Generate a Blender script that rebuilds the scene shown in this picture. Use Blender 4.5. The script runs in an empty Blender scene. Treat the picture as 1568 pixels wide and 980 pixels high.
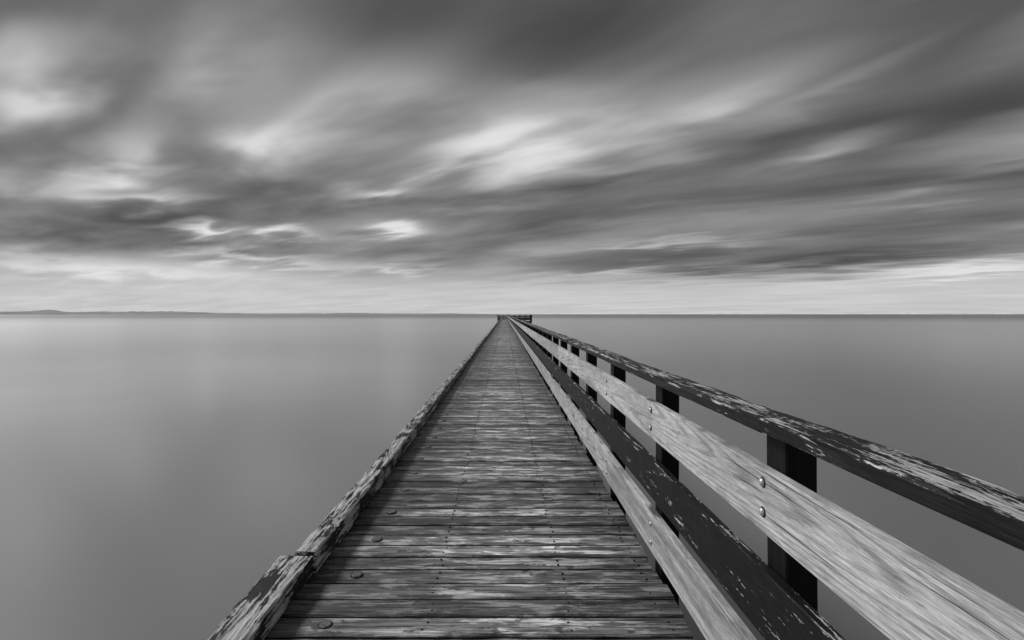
import bpy, math, random
from mathutils import Vector, noise
R = random.Random(7)
scene = bpy.context.scene
scene.view_settings.view_transform = 'Standard'
scene.view_settings.look = 'None'
scene.view_settings.exposure = 0

# ------------------------------------------------------------------ node helpers
class NT:
    def __init__(s, nt): s.nt = nt
    def _in(s, sock, v):
        if v is None: return
        if hasattr(v, 'is_output'): s.nt.links.new(v, sock)
        else: sock.default_value = v
    def m(s, op, a, b=None, c=None, clamp=False):
        n = s.nt.nodes.new('ShaderNodeMath'); n.operation = op; n.use_clamp = clamp
        s._in(n.inputs[0], a); s._in(n.inputs[1], b); s._in(n.inputs[2], c)
        return n.outputs[0]
    def add(s, a, b): return s.m('ADD', a, b)
    def mul(s, a, b): return s.m('MULTIPLY', a, b)
    def lerp(s, a, b, f):
        n = s.nt.nodes.new('ShaderNodeMix'); n.data_type = 'FLOAT'
        s._in(n.inputs[0], f); s._in(n.inputs[2], a); s._in(n.inputs[3], b)
        return n.outputs[0]
    def rng(s, v, a, b, c=0.0, d=1.0, smooth=True):
        n = s.nt.nodes.new('ShaderNodeMapRange'); n.interpolation_type = 'SMOOTHSTEP' if smooth else 'LINEAR'
        s._in(n.inputs[0], v); s._in(n.inputs[1], a); s._in(n.inputs[2], b); s._in(n.inputs[3], c); s._in(n.inputs[4], d)
        return n.outputs[0]
    def comb(s, x, y, z):
        n = s.nt.nodes.new('ShaderNodeCombineXYZ')
        s._in(n.inputs[0], x); s._in(n.inputs[1], y); s._in(n.inputs[2], z); return n.outputs[0]
    def sep(s, v):
        n = s.nt.nodes.new('ShaderNodeSeparateXYZ'); s._in(n.inputs[0], v); return n.outputs
    def noise(s, vec, scale=1.0, detail=3.0, rough=0.5, dist=0.0):
        n = s.nt.nodes.new('ShaderNodeTexNoise'); s._in(n.inputs['Vector'], vec)
        n.inputs['Scale'].default_value = scale; n.inputs['Detail'].default_value = detail
        n.inputs['Roughness'].default_value = rough; n.inputs['Distortion'].default_value = dist
        return n.outputs[0]
    def voro(s, vec, scale=1.0):
        n = s.nt.nodes.new('ShaderNodeTexVoronoi'); s._in(n.inputs['Vector'], vec)
        n.inputs['Scale'].default_value = scale
        return n.outputs['Distance'], n.outputs['Color']

def new_mat(name):
    m = bpy.data.materials.new(name); m.use_nodes = True
    t = NT(m.node_tree); bs = m.node_tree.nodes['Principled BSDF']
    return m, t, bs
def coords(t):
    g = t.nt.nodes.new('ShaderNodeNewGeometry')
    x, y, z = t.sep(g.outputs['Position'])
    a = t.nt.nodes.new('ShaderNodeAttribute'); a.attribute_name = 'tint'
    r, gg, b = t.sep(a.outputs['Vector'])
    nx, ny, nz = t.sep(g.outputs['True Normal'])
    return x, y, z, r, gg, nz, nx
def finish(t, bs, col, rough, height, strength=0.5, dist=0.004, spec=0.4):
    t._in(bs.inputs['Base Color'], col); t._in(bs.inputs['Roughness'], rough)
    bs.inputs['Specular IOR Level'].default_value = spec
    if height is not None:
        b = t.nt.nodes.new('ShaderNodeBump'); b.inputs['Strength'].default_value = strength
        b.inputs['Distance'].default_value = dist
        t._in(b.inputs['Height'], height); t.nt.links.new(b.outputs[0], bs.inputs['Normal'])

# ------------------------------------------------------------------ materials
def mat_deck():
    m, t, bs = new_mat('weathered_deck_wood')
    x, y, z, tone, rnd, nz, nx = coords(t)
    off = t.mul(rnd, 57.0)
    xo = t.add(x, off)
    fine = t.noise(t.comb(t.mul(xo, 6.0), t.mul(y, 240.0), t.mul(z, 60.0)), 1, 4, .7)
    grain = t.noise(t.comb(t.mul(xo, 2.4), t.mul(y, 60.0), t.mul(z, 20.0)), 1, 5, .64, .4)
    wear = t.noise(t.comb(t.mul(xo, 3.4), t.mul(y, 14.0), 0.0), 1, 5, .67)
    blot = t.noise(t.comb(t.mul(x, 10.0), t.mul(y, 17.0), off), 1, 4, .65)
    big = t.noise(t.comb(t.mul(x, 1.5), t.mul(y, .9), 3.0), 1, 2, .5)
    g = t.rng(grain, .37, .63)
    base = t.lerp(.038, .20, g)
    w = t.mul(t.rng(wear, .48, .60), t.rng(grain, .34, .56, .2, 1.0))
    col = t.lerp(base, .60, t.mul(w, .82))
    col = t.mul(col, t.rng(fine, .32, .68, .5, 1.45))
    # knots
    d, c = t.voro(t.comb(t.mul(xo, 2.6), t.mul(y, 6.5), 0.0), 1.0)
    cr = t.sep(c)[0]
    kn = t.mul(t.rng(d, .08, .17, 1.0, 0.0), t.rng(cr, .60, .62))
    col = t.lerp(col, .018, t.mul(kn, .9))
    st = t.rng(blot, .59, .66)
    col = t.lerp(col, .02, t.mul(st, .8))
    # foot wear: the middle of the walkway is paler, margins dirtier
    ax = t.m('ABSOLUTE', t.add(x, -.02))
    mid = t.rng(t.add(ax, t.mul(big, .3)), .35, 1.0, 1.3, .58)
    col = t.mul(col, mid)
    col = t.mul(col, t.rng(tone, 0, 1, .36, 1.65, False))
    crack = t.rng(t.noise(t.comb(t.mul(xo, 1.8), t.mul(y, 95.0), 9.0), 1, 2, .5), .65, .68)
    col = t.lerp(col, .008, t.mul(crack, .85))
    # dirt in the joints (side faces and arris)
    col = t.mul(col, t.rng(z, -.012, -.0045, .03, 1.0))
    h = t.add(t.add(t.mul(grain, 1.0), t.mul(fine, .5)), t.mul(crack, -.9))
    h = t.add(h, t.mul(kn, .3))
    finish(t, bs, col, t.rng(wear, .3, .7, .34, .54), h, .9, .005, .5)
    return m
def mat_fresh():
    m, t, bs = new_mat('bare_fir_board')
    x, y, z, tone, rnd, nz, nx = coords(t)
    off = t.mul(rnd, 43.0); yo = t.add(y, off)
    wob = t.noise(t.comb(t.mul(yo, 2.5), t.mul(z, 16.0), off), 1, 2, .5)
    n = t.noise(t.comb(t.mul(yo, .24), t.mul(z, 4.0), off), 1, 0.0, .3)
    ring = t.m('SINE', t.add(t.mul(n, 165.0), t.mul(wob, 2.0)))
    ring = t.mul(t.rng(ring, .1, 1.0), t.rng(wob, .3, .6, .5, 1.0))
    d, c = t.voro(t.comb(t.mul(yo, 1.5), t.mul(z, 3.6), off), 1.0)
    cr = t.sep(c)[0]
    kn = t.mul(t.rng(d, .04, .10, 1.0, 0.0), t.rng(cr, .60, .62))
    halo = t.mul(t.rng(d, .08, .26, 1.0, 0.0), t.rng(cr, .60, .62))
    fine = t.noise(t.comb(t.mul(yo, 16.0), t.mul(z, 300.0), t.mul(x, 200.0)), 1, 4, .7)
    med = t.noise(t.comb(t.mul(yo, 6.0), t.mul(z, 60.0), t.mul(x, 30.0)), 1, 5, .7)
    blot = t.noise(t.comb(t.mul(yo, 12.0), t.mul(z, 30.0), 5.0), 1, 6, .75)
    cloud_ = t.noise(t.comb(t.mul(yo, 1.2), t.mul(z, 6.0), 8.0), 1, 3, .6)
    col = t.lerp(.57, .32, t.mul(ring, .85))
    col = t.lerp(col, .26, t.mul(halo, .55))
    col = t.mul(col, t.rng(cloud_, .35, .65, .78, 1.08))
    col = t.mul(col, t.rng(fine, .3, .7, .62, 1.22))
    col = t.mul(col, t.rng(med, .34, .66, .78, 1.12))
    col = t.lerp(col, .10, t.mul(t.rng(blot, .58, .69), .65))
    col = t.lerp(col, .05, t.mul(kn, .85))
    col = t.mul(col, t.rng(tone, 0, 1, .80, 1.08, False))
    crack = t.rng(t.noise(t.comb(t.mul(yo, 1.1), t.mul(z, 100.0), 2.0), 1, 2, .5), .655, .68)
    col = t.lerp(col, .04, t.mul(crack, .8))
    h = t.add(t.add(t.mul(fine, .6), t.mul(ring, -.25)), t.mul(crack, -.8))
    finish(t, bs, col, .62, h, .7, .003, .3)
    return m
def mat_paint(name, top_th, side_th, base=.012, bright=.62, px_=26.0, py_=3.2, gx=130.0, gy=6.0, cz=110.0):
    """old black paint flaking off grey timber, grain along Y; higher threshold = less bare wood"""
    m, t, bs = new_mat(name)
    x, y, z, tone, rnd, nz, nx = coords(t)
    off = t.mul(rnd, 31.0); yo = t.add(y, off)
    gr = t.noise(t.comb(t.mul(x, gx), t.mul(yo, gy), t.mul(z, gx)), 1, 5, .66, .3)
    patch = t.noise(t.comb(t.mul(x, px_), t.mul(yo, py_), t.mul(z, px_)), 1, 4, .6)
    chips = t.noise(t.comb(t.mul(x, cz), t.mul(yo, cz*.36), t.mul(z, cz)), 1, 4, .7)
    up = t.rng(nz, .3, .8)
    th = t.lerp(side_th, top_th, up)
    # arrises (chamfer faces) lose their paint first
    edge = t.mul(t.rng(t.m('ABSOLUTE', t.m('SUBTRACT', t.m('ABSOLUTE', nz), .7)), .1, .25, 1.0, 0.0), .05)
    val = t.add(t.add(t.mul(gr, .30), t.mul(patch, .45)), t.mul(chips, .25))
    bare = t.rng(t.m('SUBTRACT', t.add(val, edge), th), 0.0, .025)
    wood = t.rng(gr, .34, .64, .12, bright)
    wood = t.mul(wood, t.rng(patch, .3, .7, .7, 1.1))
    paint = t.lerp(base * .5, base * 1.8, t.rng(gr, .3, .7))
    col = t.lerp(paint, wood, bare)
    h = t.add(t.mul(gr, .7), t.mul(bare, -.35))
    h = t.add(h, t.mul(chips, .25))
    finish(t, bs, col, t.lerp(.5, .75, bare), h, .7, .004, .2)
    return m
def mat_dark(name, c0, c1):
    m, t, bs = new_mat(name)
    x, y, z, tone, rnd, nz, nx = coords(t)
    gr = t.noise(t.comb(t.mul(x, 60.0), t.mul(y, 60.0), t.mul(z, 3.0)), 1, 5, .6)
    ch = t.noise(t.comb(t.mul(x, 30.0), t.mul(y, 30.0), t.mul(z, 12.0)), 1, 4, .7)
    col = t.lerp(c0, c1, t.rng(gr, .3, .7))
    col = t.lerp(col, .25, t.rng(ch, .72, .76))
    finish(t, bs, col, .6, gr, .5, .003, .15)
    return m
def mat_metal():
    m, t, bs = new_mat('galvanised_steel')
    x, y, z, tone, rnd, nz, nx = coords(t)
    n = t.noise(t.comb(x, y, z), 180, 3, .6)
    finish(t, bs, t.rng(n, .3, .7, .35, .7), .45, n, .3, .001)
    bs.inputs['Metallic'].default_value = .6
    return m
def mat_plug():
    m, t, bs = new_mat('weathered_bolt_washer')
    x, y, z, tone, rnd, nz, nx = coords(t)
    n = t.noise(t.comb(t.mul(x, 60.), t.mul(y, 160.), z), 1, 4, .6)
    finish(t, bs, t.rng(n, .3, .7, .03, .20), .6, n, .6, .002, .3)
    return m

M_DECK = mat_deck(); M_FIR = mat_fresh()
M_RAIL = mat_paint('flaking_black_paint_rail', .512, .595, .008, .56)
M_MID = mat_paint('flaking_black_paint_board', .55, .583, .008, .48)
M_CURB = mat_paint('worn_curb_timber', .472, .50, .014, .62, 11.0, 3.5, 75.0, 3.5, 70.0)
M_POST = mat_dark('black_post_paint', .003, .008)
M_PILE = mat_dark('creosoted_pile', .012, .03)
M_MET = mat_metal(); M_PLUG = mat_plug()

# ------------------------------------------------------------------ mesh builder
class MB:
    def __init__(s): s.v = []; s.f = []; s.t = []
    def beam(s, a0, a1, b0, b1, l0, l1, axis, segs=1, ch=.004, amp=0.0, freq=3.0, chip=0.0, seed=None, twist=0.0):
        """chamfered timber. axis = direction of length; (a,b) the other two axes in xyz order"""
        seed = R.random() if seed is None else seed
        tone = R.random()
        so = seed * 100
        prof = [(a0+ch, b0, 0), (a1-ch, b0, 0), (a1, b0+ch, 1), (a1, b1-ch, 1), (a1-ch, b1, 1), (a0+ch, b1, 1), (a0, b1-ch, 1), (a0, b0+ch, 0)]
        n0 = len(s.v); ca = (a0+a1)/2; cb = (b0+b1)/2
        for i in range(segs+1):
            l = l0 + (l1-l0)*i/segs
            da = amp*noise.noise(Vector((l*freq*.4, so, 1.3))); db = amp*noise.noise(Vector((l*freq*.4, so, 7.7)))
            for k, (a, b, up) in enumerate(prof):
                if amp:
                    na = .5*amp*noise.noise(Vector((l*freq, k*3.1, so))); nb = .5*amp*noise.noise(Vector((l*freq, k*3.1+50, so)))
                else: na = nb = 0
                if chip:
                    c = max(0, noise.noise(Vector((l*freq*2.3, (k//2)*9.1, so+5)))-.12)*chip
                    c += max(0, noise.noise(Vector((l*freq*7, (k//2)*9.1, so+15)))-.1)*chip*.4
                    na += (ca-a)/abs(ca-a)*c if up and abs(ca-a) > 1e-6 else 0
                    nb += (cb-b)/abs(cb-b)*c if up and abs(cb-b) > 1e-6 else 0
                A, B = a+da+na, b+db+nb
                if axis == 'X': p = (l, A, B)
                elif axis == 'Y': p = (A, l, B)
                else: p = (A, B, l)
                s.v.append(p); s.t.append((tone, seed, 0, 1))
        n = 8; flip = axis == 'Y'
        def q(*ix): s.f.append(tuple(reversed(ix)) if flip else tuple(ix))
        for i in range(segs):
            for k in range(n):
                k2 = (k+1) % n; o = n0+i*n
                q(o+k, o+k2, o+n+k2, o+n+k)
        q(*[n0+k for k in reversed(range(n))]); q(*[n0+segs*n+k for k in range(n)])
    def plank(s, x0, x1, y0, y1, th, segs, seed):
        """deck board along X with worn, rounded, slightly cupped top"""
        tone = R.random()
        w = y1-y0; n0 = len(s.v)
        prof = [(0, -th), (0, -.012), (.003, -.004), (.012, .0), (w*.5, -.0015), (w-.012, 0), (w-.003, -.004), (w, -.012), (w, -th)]
        dz = R.uniform(-.003, .003); tl = R.uniform(-.002, .002)
        for i in range(segs+1):
            x = x0+(x1-x0)*i/segs
            for k, (a, b) in enumerate(prof):
                e = .0
                if segs > 4:
                    if k <= 2: e = .004*noise.noise(Vector((x*5, seed*90, 1))) + .006*max(0, noise.noise(Vector((x*16, seed*90, 3))))
                    if k >= 6: e = .004*noise.noise(Vector((x*5, seed*90, 21))) - .006*max(0, noise.noise(Vector((x*16, seed*90, 23))))
                zz = b+dz*(b > -.003)+tl*x*.3+(.0012*noise.noise(Vector((x*7, k*1.1, seed*90))) if k not in (0, 8) else 0)
                s.v.append((x, y0+a+e, zz)); s.t.append((tone, seed, 0, 1))
        n = 9
        for i in range(segs):
            for k in range(n):
                k2 = (k+1) % n; o = n0+i*n
                s.f.append((o+k, o+k2, o+n+k2, o+n+k)[::-1])
        s.f.append(tuple(n0+k for k in range(n))); s.f.append(tuple(n0+segs*n+k for k in reversed(range(n))))
    def disc(s, c, r, h, axis, seg=16, dome=False):
        n0 = len(s.v); rings = [(r, 0), (r, h*.5), (r*.85, h)] if not dome else [(r, 0), (r*.95, h*.4), (r*.7, h*.8), (r*.35, h*.97)]
        for (rr, hh) in rings:
            for j in range(seg):
                a = 2*math.pi*j/seg; u, v = rr*math.cos(a), rr*math.sin(a)
                if axis == '-X': p = (c[0]-hh, c[1]+u, c[2]+v)
                else: p = (c[0]+u, c[1]+v, c[2]+hh)
                s.v.append(p); s.t.append((.5, .5, 0, 1))
        for i in range(len(rings)-1):
            for j in range(seg):
                j2 = (j+1) % seg; o = n0+i*seg
                f = (o+j, o+j2, o+seg+j2, o+seg+j)
                s.f.append(f[::-1] if axis == '-X' else f)
        f = tuple(n0+(len(rings)-1)*seg+j for j in range(seg)); s.f.append(f[::-1] if axis == '-X' else f)
    def pile(s, x, y, z0, z1, r, seg=14, rings=6):
        n0 = len(s.v); sd = R.random()*50
        for i in range(rings+1):
            z = z0+(z1-z0)*i/rings
            for j in range(seg):
                a = 2*math.pi*j/seg; rr = r*(1.08-.12*i/rings)*(1+.06*noise.noise(Vector((math.cos(a), math.sin(a)+sd, z))))
                s.v.append((x+rr*math.cos(a), y+rr*math.sin(a), z)); s.t.append((.5, .5, 0, 1))
        for i in range(rings):
            for j in range(seg):
                j2 = (j+1) % seg; o = n0+i*seg
                s.f.append((o+j, o+j2, o+seg+j2, o+seg+j))
        s.f.append(tuple(n0+rings*seg+j for j in range(seg)))
    def make(s, name, mat, parent=None, smooth=False):
        me = bpy.data.meshes.new(name); me.from_pydata(s.v, [], s.f); me.update()
        at = me.color_attributes.new('tint', 'FLOAT_COLOR', 'POINT')
        at.data.foreach_set('color', [c for t in s.t for c in t])
        me.materials.append(mat)
        if smooth: me.polygons.foreach_set('use_smooth', [True]*len(me.polygons))
        o = bpy.data.objects.new(name, me); scene.collection.objects.link(o)
        if parent: o.parent = parent
        return o
def empty(name):
    o = bpy.data.objects.new(name, None); scene.collection.objects.link(o); return o

WATER = -2.6
END = 122.0
XL, XR = -.995, .832
# ------------------------------------------------------------------ pier
pier = empty('wooden_pier')
mb = MB(); y = -5.0; p = .1475; i = 0
while y < END-.01:
    near = -0.5 < y < 16
    gap = R.uniform(.008, .016)
    mb.plank(-1.19, XR+R.uniform(-.016, .010), y, y+p-gap, .045, 36 if near else (6 if y < 40 else 1), R.random())
    y += p
ye = y
while y < ye+7:
    mb.plank(-1.6, 6.7, y, y+p-.007, .045, 2, R.random()); y += p
YE1 = y
mb.make('deck', M_DECK, pier)
mb = MB()
for x in (-1.05, -.35, .3, .755):
    mb.beam(x-.05, x+.05, -.33, -.055, -5, ye, 'Y', 20, .004, .004)
for x in (-1.4, 1.5, 3.2, 4.9, 6.5):
    mb.beam(x-.05, x+.05, -.33, -.055, ye, YE1, 'Y', 2)
yy = -3.0
while yy < ye:
    mb.beam(yy-.14, yy+.14, -.60, -.335, -1.25, 1.05, 'X', 2, .006); yy += 5.0
for yy2 in (ye+.6, YE1-.6):
    mb.beam(yy2-.14, yy2+.14, -.60, -.335, -1.6, 6.7, 'X', 2, .006)
mb.make('stringers_and_caps', M_PILE, pier)
mb = MB(); yy = -3.0
while yy < ye:
    for x in (-.95, .8): mb.pile(x, yy, WATER-2.0, -.605, .15)
    yy += 5.0
for yy2 in (ye+.6, YE1-.6):
    for x in (-1.3, 1.3, 3.9, 6.4): mb.pile(x, yy2, WATER-2, -.605, .15)
mb.make('piles', M_PILE, pier, True)
mb = MB(); rim = MB(); yy = -5+p*37+.07
while yy < 40:
    cx, cy = -.80+R.uniform(-.012, .012), yy+R.uniform(-.01, .01)
    rim.disc((cx, cy, -.001), .034, .0035, 'Z', 20)
    mb.disc((cx, cy, .0), .027, .006, 'Z', 20)
    yy += p*3
mb.make('deck_washers', M_PLUG, pier)
rim.make('washer_rims', M_POST, pier)
mb = MB(); yy = -4.93
while yy < 30:
    for x in (-.35, .3, .74):
        for dy in (.0, .06):
            mb.disc((x+R.uniform(-.015, .015), yy-.03+dy+R.uniform(-.008, .008), -.001), .0065, .0035, 'Z', 8)
    yy += p
mb.make('deck_nails', M_POST, pier)

# ------------------------------------------------------------------ left curb
curb = empty('timber_curb')
mb = MB(); bl = MB()
joints = [-5.0, -2.2, 2.72, 7.6, 12.5, 17.4]
while joints[-1] < END-3: joints.append(joints[-1]+4.9)
joints[-1] = END
for j in range(len(joints)-1):
    a, b = joints[j], joints[j+1]
    if a < 1: x0, x1, z0, z1 = -1.180, -1.006, .022, .128
    else:
        o = R.uniform(-.012, .012)
        x0, x1, z0, z1 = -1.125+o, -1.0+o, .022, .142+R.uniform(-.008, .006)
    near = a < 20
    mb.beam(x0, x1, z0, z1, a+.004, b-.004, 'Y', 220 if near else 10, .010, .014 if near else .006, 1.6, .026 if near else 0)
    q = a+.12
    while q < b-.1:
        bl.beam(q, q+.22, .001, .024, x0+.012, x1-.02, 'X'); q += 1.18
mb.make('curb_timbers', M_CURB, curb)
bl.make('curb_blocks', M_PILE, curb)

# ------------------------------------------------------------------ right railing
rail = empty('pier_railing')
posts = MB(); top = MB(); fir = MB(); mid = MB(); bolts = MB(); wsh = MB()
X0 = .828
ks = list(range(-5, int((END-1.575)/1.25)+1))
for k in ks:
    yp = 1.575+1.25*k
    nr = k < 10
    posts.beam(.869, .967, yp, yp+.12, -.42, 1.018, 'Z', 12 if nr else 1, .005, .004 if nr else 0)
    if k < 30:
        for zb in (.705, .064):
            for dz in (.055, .150):
                c = (X0+.002, yp+.06+R.uniform(-.012, .012), zb+dz+R.uniform(-.008, .008))
                wsh.disc(c, .0175, .004, '-X', 14)
                bolts.disc((c[0]-.0035, c[1], c[2]), .0130, .009, '-X', 14, True)
def run(mbx, z0, z1, x0, x1, start, step, ch, amp, chip, jit=.004, **kw):
    a = -5.0; b = start
    while a < END:
        near = a < 16
        j1 = R.uniform(-jit, jit); j2 = R.uniform(-jit, jit)*.4
        mbx.beam(x0+j2, x1+j2, z0+j1, z1+j1, a+.0015, min(b, END)-.0015, 'Y', 90 if near else 8, ch, amp if near else amp*.5, 1.8, chip if near else 0)
        a = b; b += step
run(top, 1.022, 1.067, .815, .955, 1.64, 5.0, .006, .005, .014)
run(fir, .702, .907, X0, X0+.038, 2.89, 5.0, .003, .003, 0, .003)
run(mid, .362, .580, X0, X0+.038, 0.385, 6.25, .004, .004, .010)
run(fir, .064, .290, X0, X0+.038, 4.14, 5.0, .003, .003, 0, .003)
posts.make('posts', M_POST, rail); top.make('top_rail', M_RAIL, rail)
fir.make('light_boards', M_FIR, rail); mid.make('dark_middle_board', M_MID, rail)
bolts.make('carriage_bolts', M_MET, rail, True); wsh.make('bolt_washers', M_POST, rail)

# railing round the pier-head platform
rail2 = empty('pier_railing')
pp = MB(); bb = MB()
def side(p0, p1):
    (xa, ya), (xb, yb) = p0, p1
    L = math.hypot(xb-xa, yb-ya); n = max(1, round(L/1.25))
    for i in range(n+1):
        x = xa+(xb-xa)*i/n; y = ya+(yb-ya)*i/n
        pp.beam(x-.05, x+.05, y-.05, y+.05, -.3, 1.25, 'Z')
    for z0, z1 in ((1.03, 1.075), (.70, .9), (.36, .57), (.06, .28)):
        if abs(xb-xa) > abs(yb-ya): bb.beam(ya-.09, ya-.053, z0, z1, min(xa, xb), max(xa, xb), 'X')
        else: bb.beam(xa+.053, xa+.09, z0, z1, min(ya, yb)+.1, max(ya, yb)-.1, 'Y')
side((1.0, ye+.1), (6.6, ye+.1)); side((-1.5, ye+.1), (-1.0, ye+.1))
side((-1.5, YE1-.1), (6.6, YE1-.1)); side((-1.55, ye+.2), (-1.55, YE1-.2)); side((6.55, ye+.2), (6.55, YE1-.2))
pp.make('posts', M_POST, rail2); bb.make('boards', M_POST, rail2)

# ------------------------------------------------------------------ water
m, t, bs = new_mat('long_exposure_sea')
t.nt.nodes.remove(bs)
g = t.nt.nodes.new('ShaderNodeNewGeometry'); x, y, z = t.sep(g.outputs['Position'])
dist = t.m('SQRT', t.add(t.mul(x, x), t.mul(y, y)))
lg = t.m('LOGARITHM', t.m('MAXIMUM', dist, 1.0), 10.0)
n1 = t.noise(t.comb(t.mul(x, .02), t.mul(y, .05), 0.0), 1, 3, .55)
n2 = t.noise(t.comb(t.mul(x, .0015), t.mul(y, .006), 4.0), 1, 3, .55)
n3 = t.noise(t.comb(t.mul(x, .06), t.mul(y, .05), 7.0), 1, 2, .5)
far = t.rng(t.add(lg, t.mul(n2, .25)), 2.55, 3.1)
# bright reflected glow on the water left of the pier, painted into diffuse colour
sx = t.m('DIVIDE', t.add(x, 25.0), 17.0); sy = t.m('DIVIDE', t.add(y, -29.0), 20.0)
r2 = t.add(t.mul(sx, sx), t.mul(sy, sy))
painted_glow = t.mul(t.m('POWER', .3679, r2), t.rng(n3, .25, .65, .7, 1.0))
alb = t.lerp(t.rng(n1, .3, .7, .15, .19), .62, painted_glow)
fr = t.nt.nodes.new('ShaderNodeFresnel'); fr.inputs['IOR'].default_value = 2.5
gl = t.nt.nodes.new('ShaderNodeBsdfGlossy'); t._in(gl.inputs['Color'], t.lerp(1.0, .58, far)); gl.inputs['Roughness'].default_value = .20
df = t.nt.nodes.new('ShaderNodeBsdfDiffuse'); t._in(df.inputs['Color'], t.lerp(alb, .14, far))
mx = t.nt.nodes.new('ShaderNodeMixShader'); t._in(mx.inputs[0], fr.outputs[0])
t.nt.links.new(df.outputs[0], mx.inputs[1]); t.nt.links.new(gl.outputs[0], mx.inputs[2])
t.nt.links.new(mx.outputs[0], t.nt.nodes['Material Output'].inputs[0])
S = 60000
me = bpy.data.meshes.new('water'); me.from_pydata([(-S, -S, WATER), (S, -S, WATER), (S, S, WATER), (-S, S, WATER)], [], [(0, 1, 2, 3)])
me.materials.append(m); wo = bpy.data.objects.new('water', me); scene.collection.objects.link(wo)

# ------------------------------------------------------------------ hills
def hills(Rd, segs, hfun, col):
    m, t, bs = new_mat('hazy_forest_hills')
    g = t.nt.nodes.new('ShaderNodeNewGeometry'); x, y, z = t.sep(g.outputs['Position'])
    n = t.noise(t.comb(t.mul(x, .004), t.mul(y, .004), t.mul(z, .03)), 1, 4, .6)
    finish(t, bs, t.rng(n, .3, .7, col*.85, col*1.15), 1.0, None, spec=0)  # aerial haze is put into the base colour, paler for the farther range
    v = []; f = []
    for i in range(segs[2]+1):
        tx = segs[0]+(segs[1]-segs[0])*i/segs[2]; h = hfun(tx)
        az = math.atan(tx)
        for rr, hh in ((0, -3), (60, h*.25), (250, h*.75), (500, h), (1200, h*.4), (1500, -3)):
            rad = Rd/math.cos(az)+rr if abs(tx) < 1.5 else Rd/math.cos(math.atan(1.5))+rr
            v.append((math.sin(az)*rad, math.cos(az)*rad, WATER+hh))
    for i in range(segs[2]):
        for k in range(5):
            a = i*6+k; f.append((a, a+6, a+7, a+1))
    me = bpy.data.meshes.new('distant_hills'); me.from_pydata(v, [], f); me.materials.append(m)
    o = bpy.data.objects.new('distant_hills', me); scene.collection.objects.link(o)
def bump(x, c, w): return math.exp(-((x-c)/w)**2)
def hl(tx):
    h = 26+16*bump(tx, -.93, .07)+24*bump(tx, -.89, .03)+20*bump(tx, -.66, .09)+14*bump(tx, -.78, .08)+16*bump(tx, -.30, .05)
    h += 22*bump(tx, -1.25, .25)
    h += 9*noise.noise(Vector((tx*22, 1, 0)))+6*noise.noise(Vector((tx*90, 3, 0)))+4*noise.noise(Vector((tx*300, 9, 0)))
    e = min(1, max(0, (.03-tx)/.12)) * min(1, max(0, (tx+2.6)/.3))
    e *= 1 if tx < -.62 else max(.62, 1-(tx+.62)*3)
    return max(0, h-4)*e
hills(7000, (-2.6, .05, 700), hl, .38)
def hr(tx):
    h = 26+14*bump(tx, .5, .12)+8*bump(tx, .2, .05)+12*bump(tx, .95, .2)
    h += 9*noise.noise(Vector((tx*16, 11, 0)))+4*noise.noise(Vector((tx*80, 13, 0)))
    return max(0, h)*min(1, max(0, (tx+.2)/.1))*min(1, max(0, (2.6-tx)/.3))
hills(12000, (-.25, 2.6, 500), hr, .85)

# ------------------------------------------------------------------ sky
SUN_AZ, SUN_EL = -60.0, 41.0
w = bpy.data.worlds.new('World'); scene.world = w; w.use_nodes = True
nt = w.node_tree; nt.nodes.clear(); t = NT(nt)
out = nt.nodes.new('ShaderNodeOutputWorld'); bg = nt.nodes.new('ShaderNodeBackground'); nt.links.new(bg.outputs[0], out.inputs[0])
bg.inputs['Strength'].default_value = .1
tc = nt.nodes.new('ShaderNodeTexCoord'); dx, dy, dz = t.sep(tc.outputs['Generated'])
zc = t.m('MAXIMUM', dz, 0.0)
# cloud layer seen in perspective: direction projected on a high plane
den = t.add(zc, .06)
px = t.m('DIVIDE', dx, den); py = t.m('DIVIDE', dy, den)
ca, sa = math.cos(math.radians(53)), math.sin(math.radians(53))
u = t.add(t.mul(px, -sa), t.mul(py, ca)); v = t.add(t.mul(px, ca), t.mul(py, sa))
s1 = t.noise(t.comb(t.mul(u, .46), t.mul(v, 1.0), 2.0), 1, 4, .48, .3)
s2 = t.noise(t.comb(t.mul(u, 1.15), t.mul(v, 2.3), 5.0), 1, 3, .48, .3)
az = t.m('ARCTAN2', dx, dy); el = t.m('ARCSINE', dz)
# ragged outlines: shift az/el with streak noise (less near the horizon)
wa = t.rng(el, .0, .35, .05, .14)
azw = t.add(az, t.mul(t.add(s1, -.5), t.mul(wa, 2.2))); elw = t.add(el, t.mul(t.add(s2, -.5), t.mul(wa, .9)))
ae = t.comb(azw, elw, 0.0)
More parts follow.
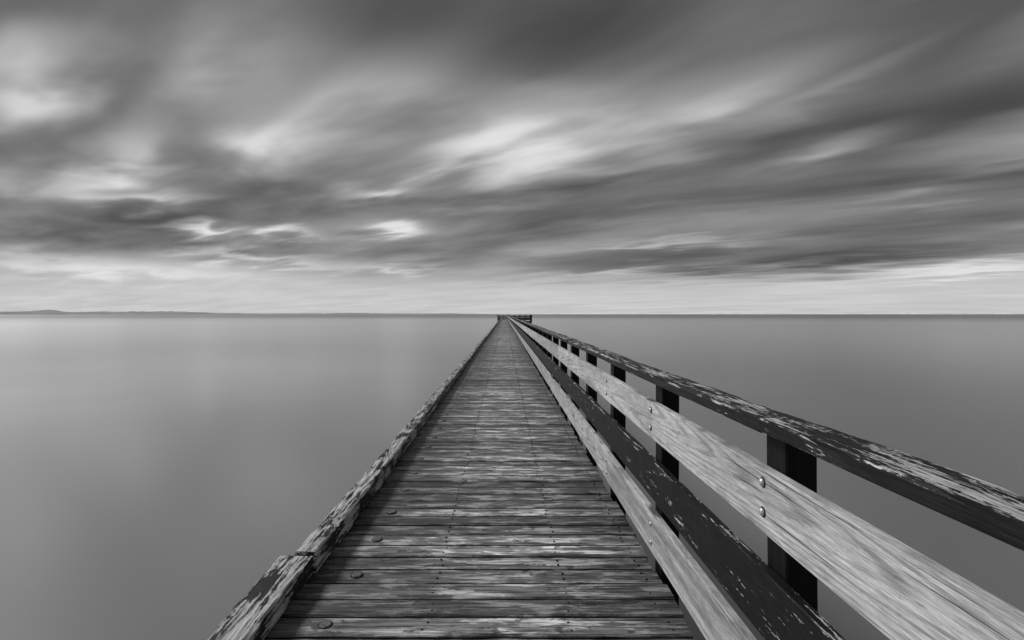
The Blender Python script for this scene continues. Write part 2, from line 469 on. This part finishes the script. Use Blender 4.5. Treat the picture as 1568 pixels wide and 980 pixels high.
# base tone by elevation (display-referred, linearised below)
base = t.rng(elw, .035, .125, .765, .475)
base = t.add(base, t.rng(el, .36, .60, 0.0, -.08))
val = 0.0
def cloud(px_, py_, rx, ry, ang, amp):
    """one long-exposure cloud / gap: bearing & elevation from slopes relative to the pier axis"""
    global val
    if amp > 0: amp *= 1.15
    tx = (px_-772)/784; tz = (481-py_)/784
    a = math.atan(tx); e = math.atan(tz*math.cos(a)); c = math.cos(a)
    mp = nt.nodes.new('ShaderNodeMapping'); mp.vector_type = 'TEXTURE'
    mp.inputs['Location'].default_value = (a, e, 0)
    mp.inputs['Rotation'].default_value = (0, 0, math.radians(ang))
    mp.inputs['Scale'].default_value = (rx/784*(c*c*.5+c*.5), ry/784*c, 1)
    nt.links.new(ae, mp.inputs['Vector'])
    d = nt.nodes.new('ShaderNodeVectorMath'); d.operation = 'DOT_PRODUCT'
    nt.links.new(mp.outputs[0], d.inputs[0]); nt.links.new(mp.outputs[0], d.inputs[1])
    val = t.m('MULTIPLY_ADD', t.m('POWER', .3679, d.outputs['Value']), amp, val)
CL = [
 (40, 125, 100, 50, 40, .28), (330, 70, 150, 60, 40, .15), (560, 160, 170, 50, 25, .15), (160, 240, 80, 36, 20, .28),
 (380, 215, 75, 22, 24, .18), (120, 160, 130, 26, 42, -.14), (60, 10, 140, 40, 10, -.13), (560, 15, 170, 40, 5, -.09),
 (860, 55, 240, 60, 5, -.18), (820, 205, 140, 60, 10, .28), (1090, 165, 170, 36, 14, .16), (1310, 125, 150, 22, 20, .12),
 (1430, 60, 260, 90, 15, -.20), (1450, 190, 230, 40, 18, -.14), (1270, 232, 90, 20, 8, .19), (1500, 268, 110, 13, 10, .13),
 (980, 300, 300, 45, 8, -.10), (1350, 330, 300, 45, 5, -.11), (640, 225, 90, 24, 20, -.06), (570, 297, 60, 13, 4, .30),
 (620, 351, 45, 11, 3, .46), (430, 357, 48, 8, 4, .42), (300, 346, 60, 8, 4, .36), (655, 262, 50, 11, 14, .14),
 (1030, 373, 110, 5, 1, .18), (220, 298, 60, 11, 10, .20), (170, 330, 190, 13, 0, -.10), (310, 370, 70, 10, 0, -.12),
 (40, 365, 130, 20, 0, -.10), (380, 396, 120, 9, 0, .24), (600, 412, 80, 8, 0, .15), (180, 410, 230, 16, 0, .14),
 (1470, 414, 150, 10, 2, .20), (1130, 405, 330, 20, 0, -.14), (1300, 395, 320, 14, 0, -.07), (930, 418, 60, 5, 0, .16), (760, 330, 110, 30, 0, -.10),
]
for c in CL: cloud(*c)
val = t.mul(val, t.rng(s2, .33, .62, .70, 1.22))
val = t.add(val, base)
val = t.add(val, t.mul(t.add(s1, -.5), t.rng(el, .03, .14, .16, .68)))
val = t.add(val, t.mul(t.add(s2, -.5), t.rng(el, .03, .12, .08, .30)))
val = t.m('SMOOTH_MIN', val, .88, .14)
val = t.m('SMOOTH_MAX', val, .23, .10)
lin = t.m('POWER', val, 2.2)
sky = nt.nodes.new('ShaderNodeTexSky'); sky.sky_type = 'NISHITA'; sky.sun_disc = False
sky.sun_elevation = math.radians(SUN_EL); sky.sun_rotation = math.radians(SUN_AZ)
rb = nt.nodes.new('ShaderNodeRGBToBW'); nt.links.new(sky.outputs[0], rb.inputs[0])
tot = t.add(t.mul(lin, 9.8), t.mul(t.m('MINIMUM', rb.outputs[0], 4.0), .08))
nt.links.new(tot, bg.inputs['Color'])
w.cycles.sampling_method = 'MANUAL'
w.cycles.sample_map_resolution = 512

sd = bpy.data.lights.new('sun', 'SUN'); sd.energy = 2.6; sd.angle = math.radians(14); sd.color = (1, 1, 1)
so = bpy.data.objects.new('sun', sd); scene.collection.objects.link(so)
a, e = math.radians(SUN_AZ), math.radians(SUN_EL)
dv = Vector((math.sin(a)*math.cos(e), math.cos(a)*math.cos(e), math.sin(e)))
so.rotation_euler = dv.to_track_quat('Z', 'Y').to_euler()

cd = bpy.data.cameras.new('camera'); co = bpy.data.objects.new('camera', cd); scene.collection.objects.link(co)
co.location = (0, 0, 1.4); co.rotation_euler = (math.radians(90), 0, 0)
cd.lens = 18; cd.sensor_width = 36; cd.shift_x = 12/1568; cd.shift_y = -9/1568
cd.clip_start = .05; cd.clip_end = 100000
scene.camera = co
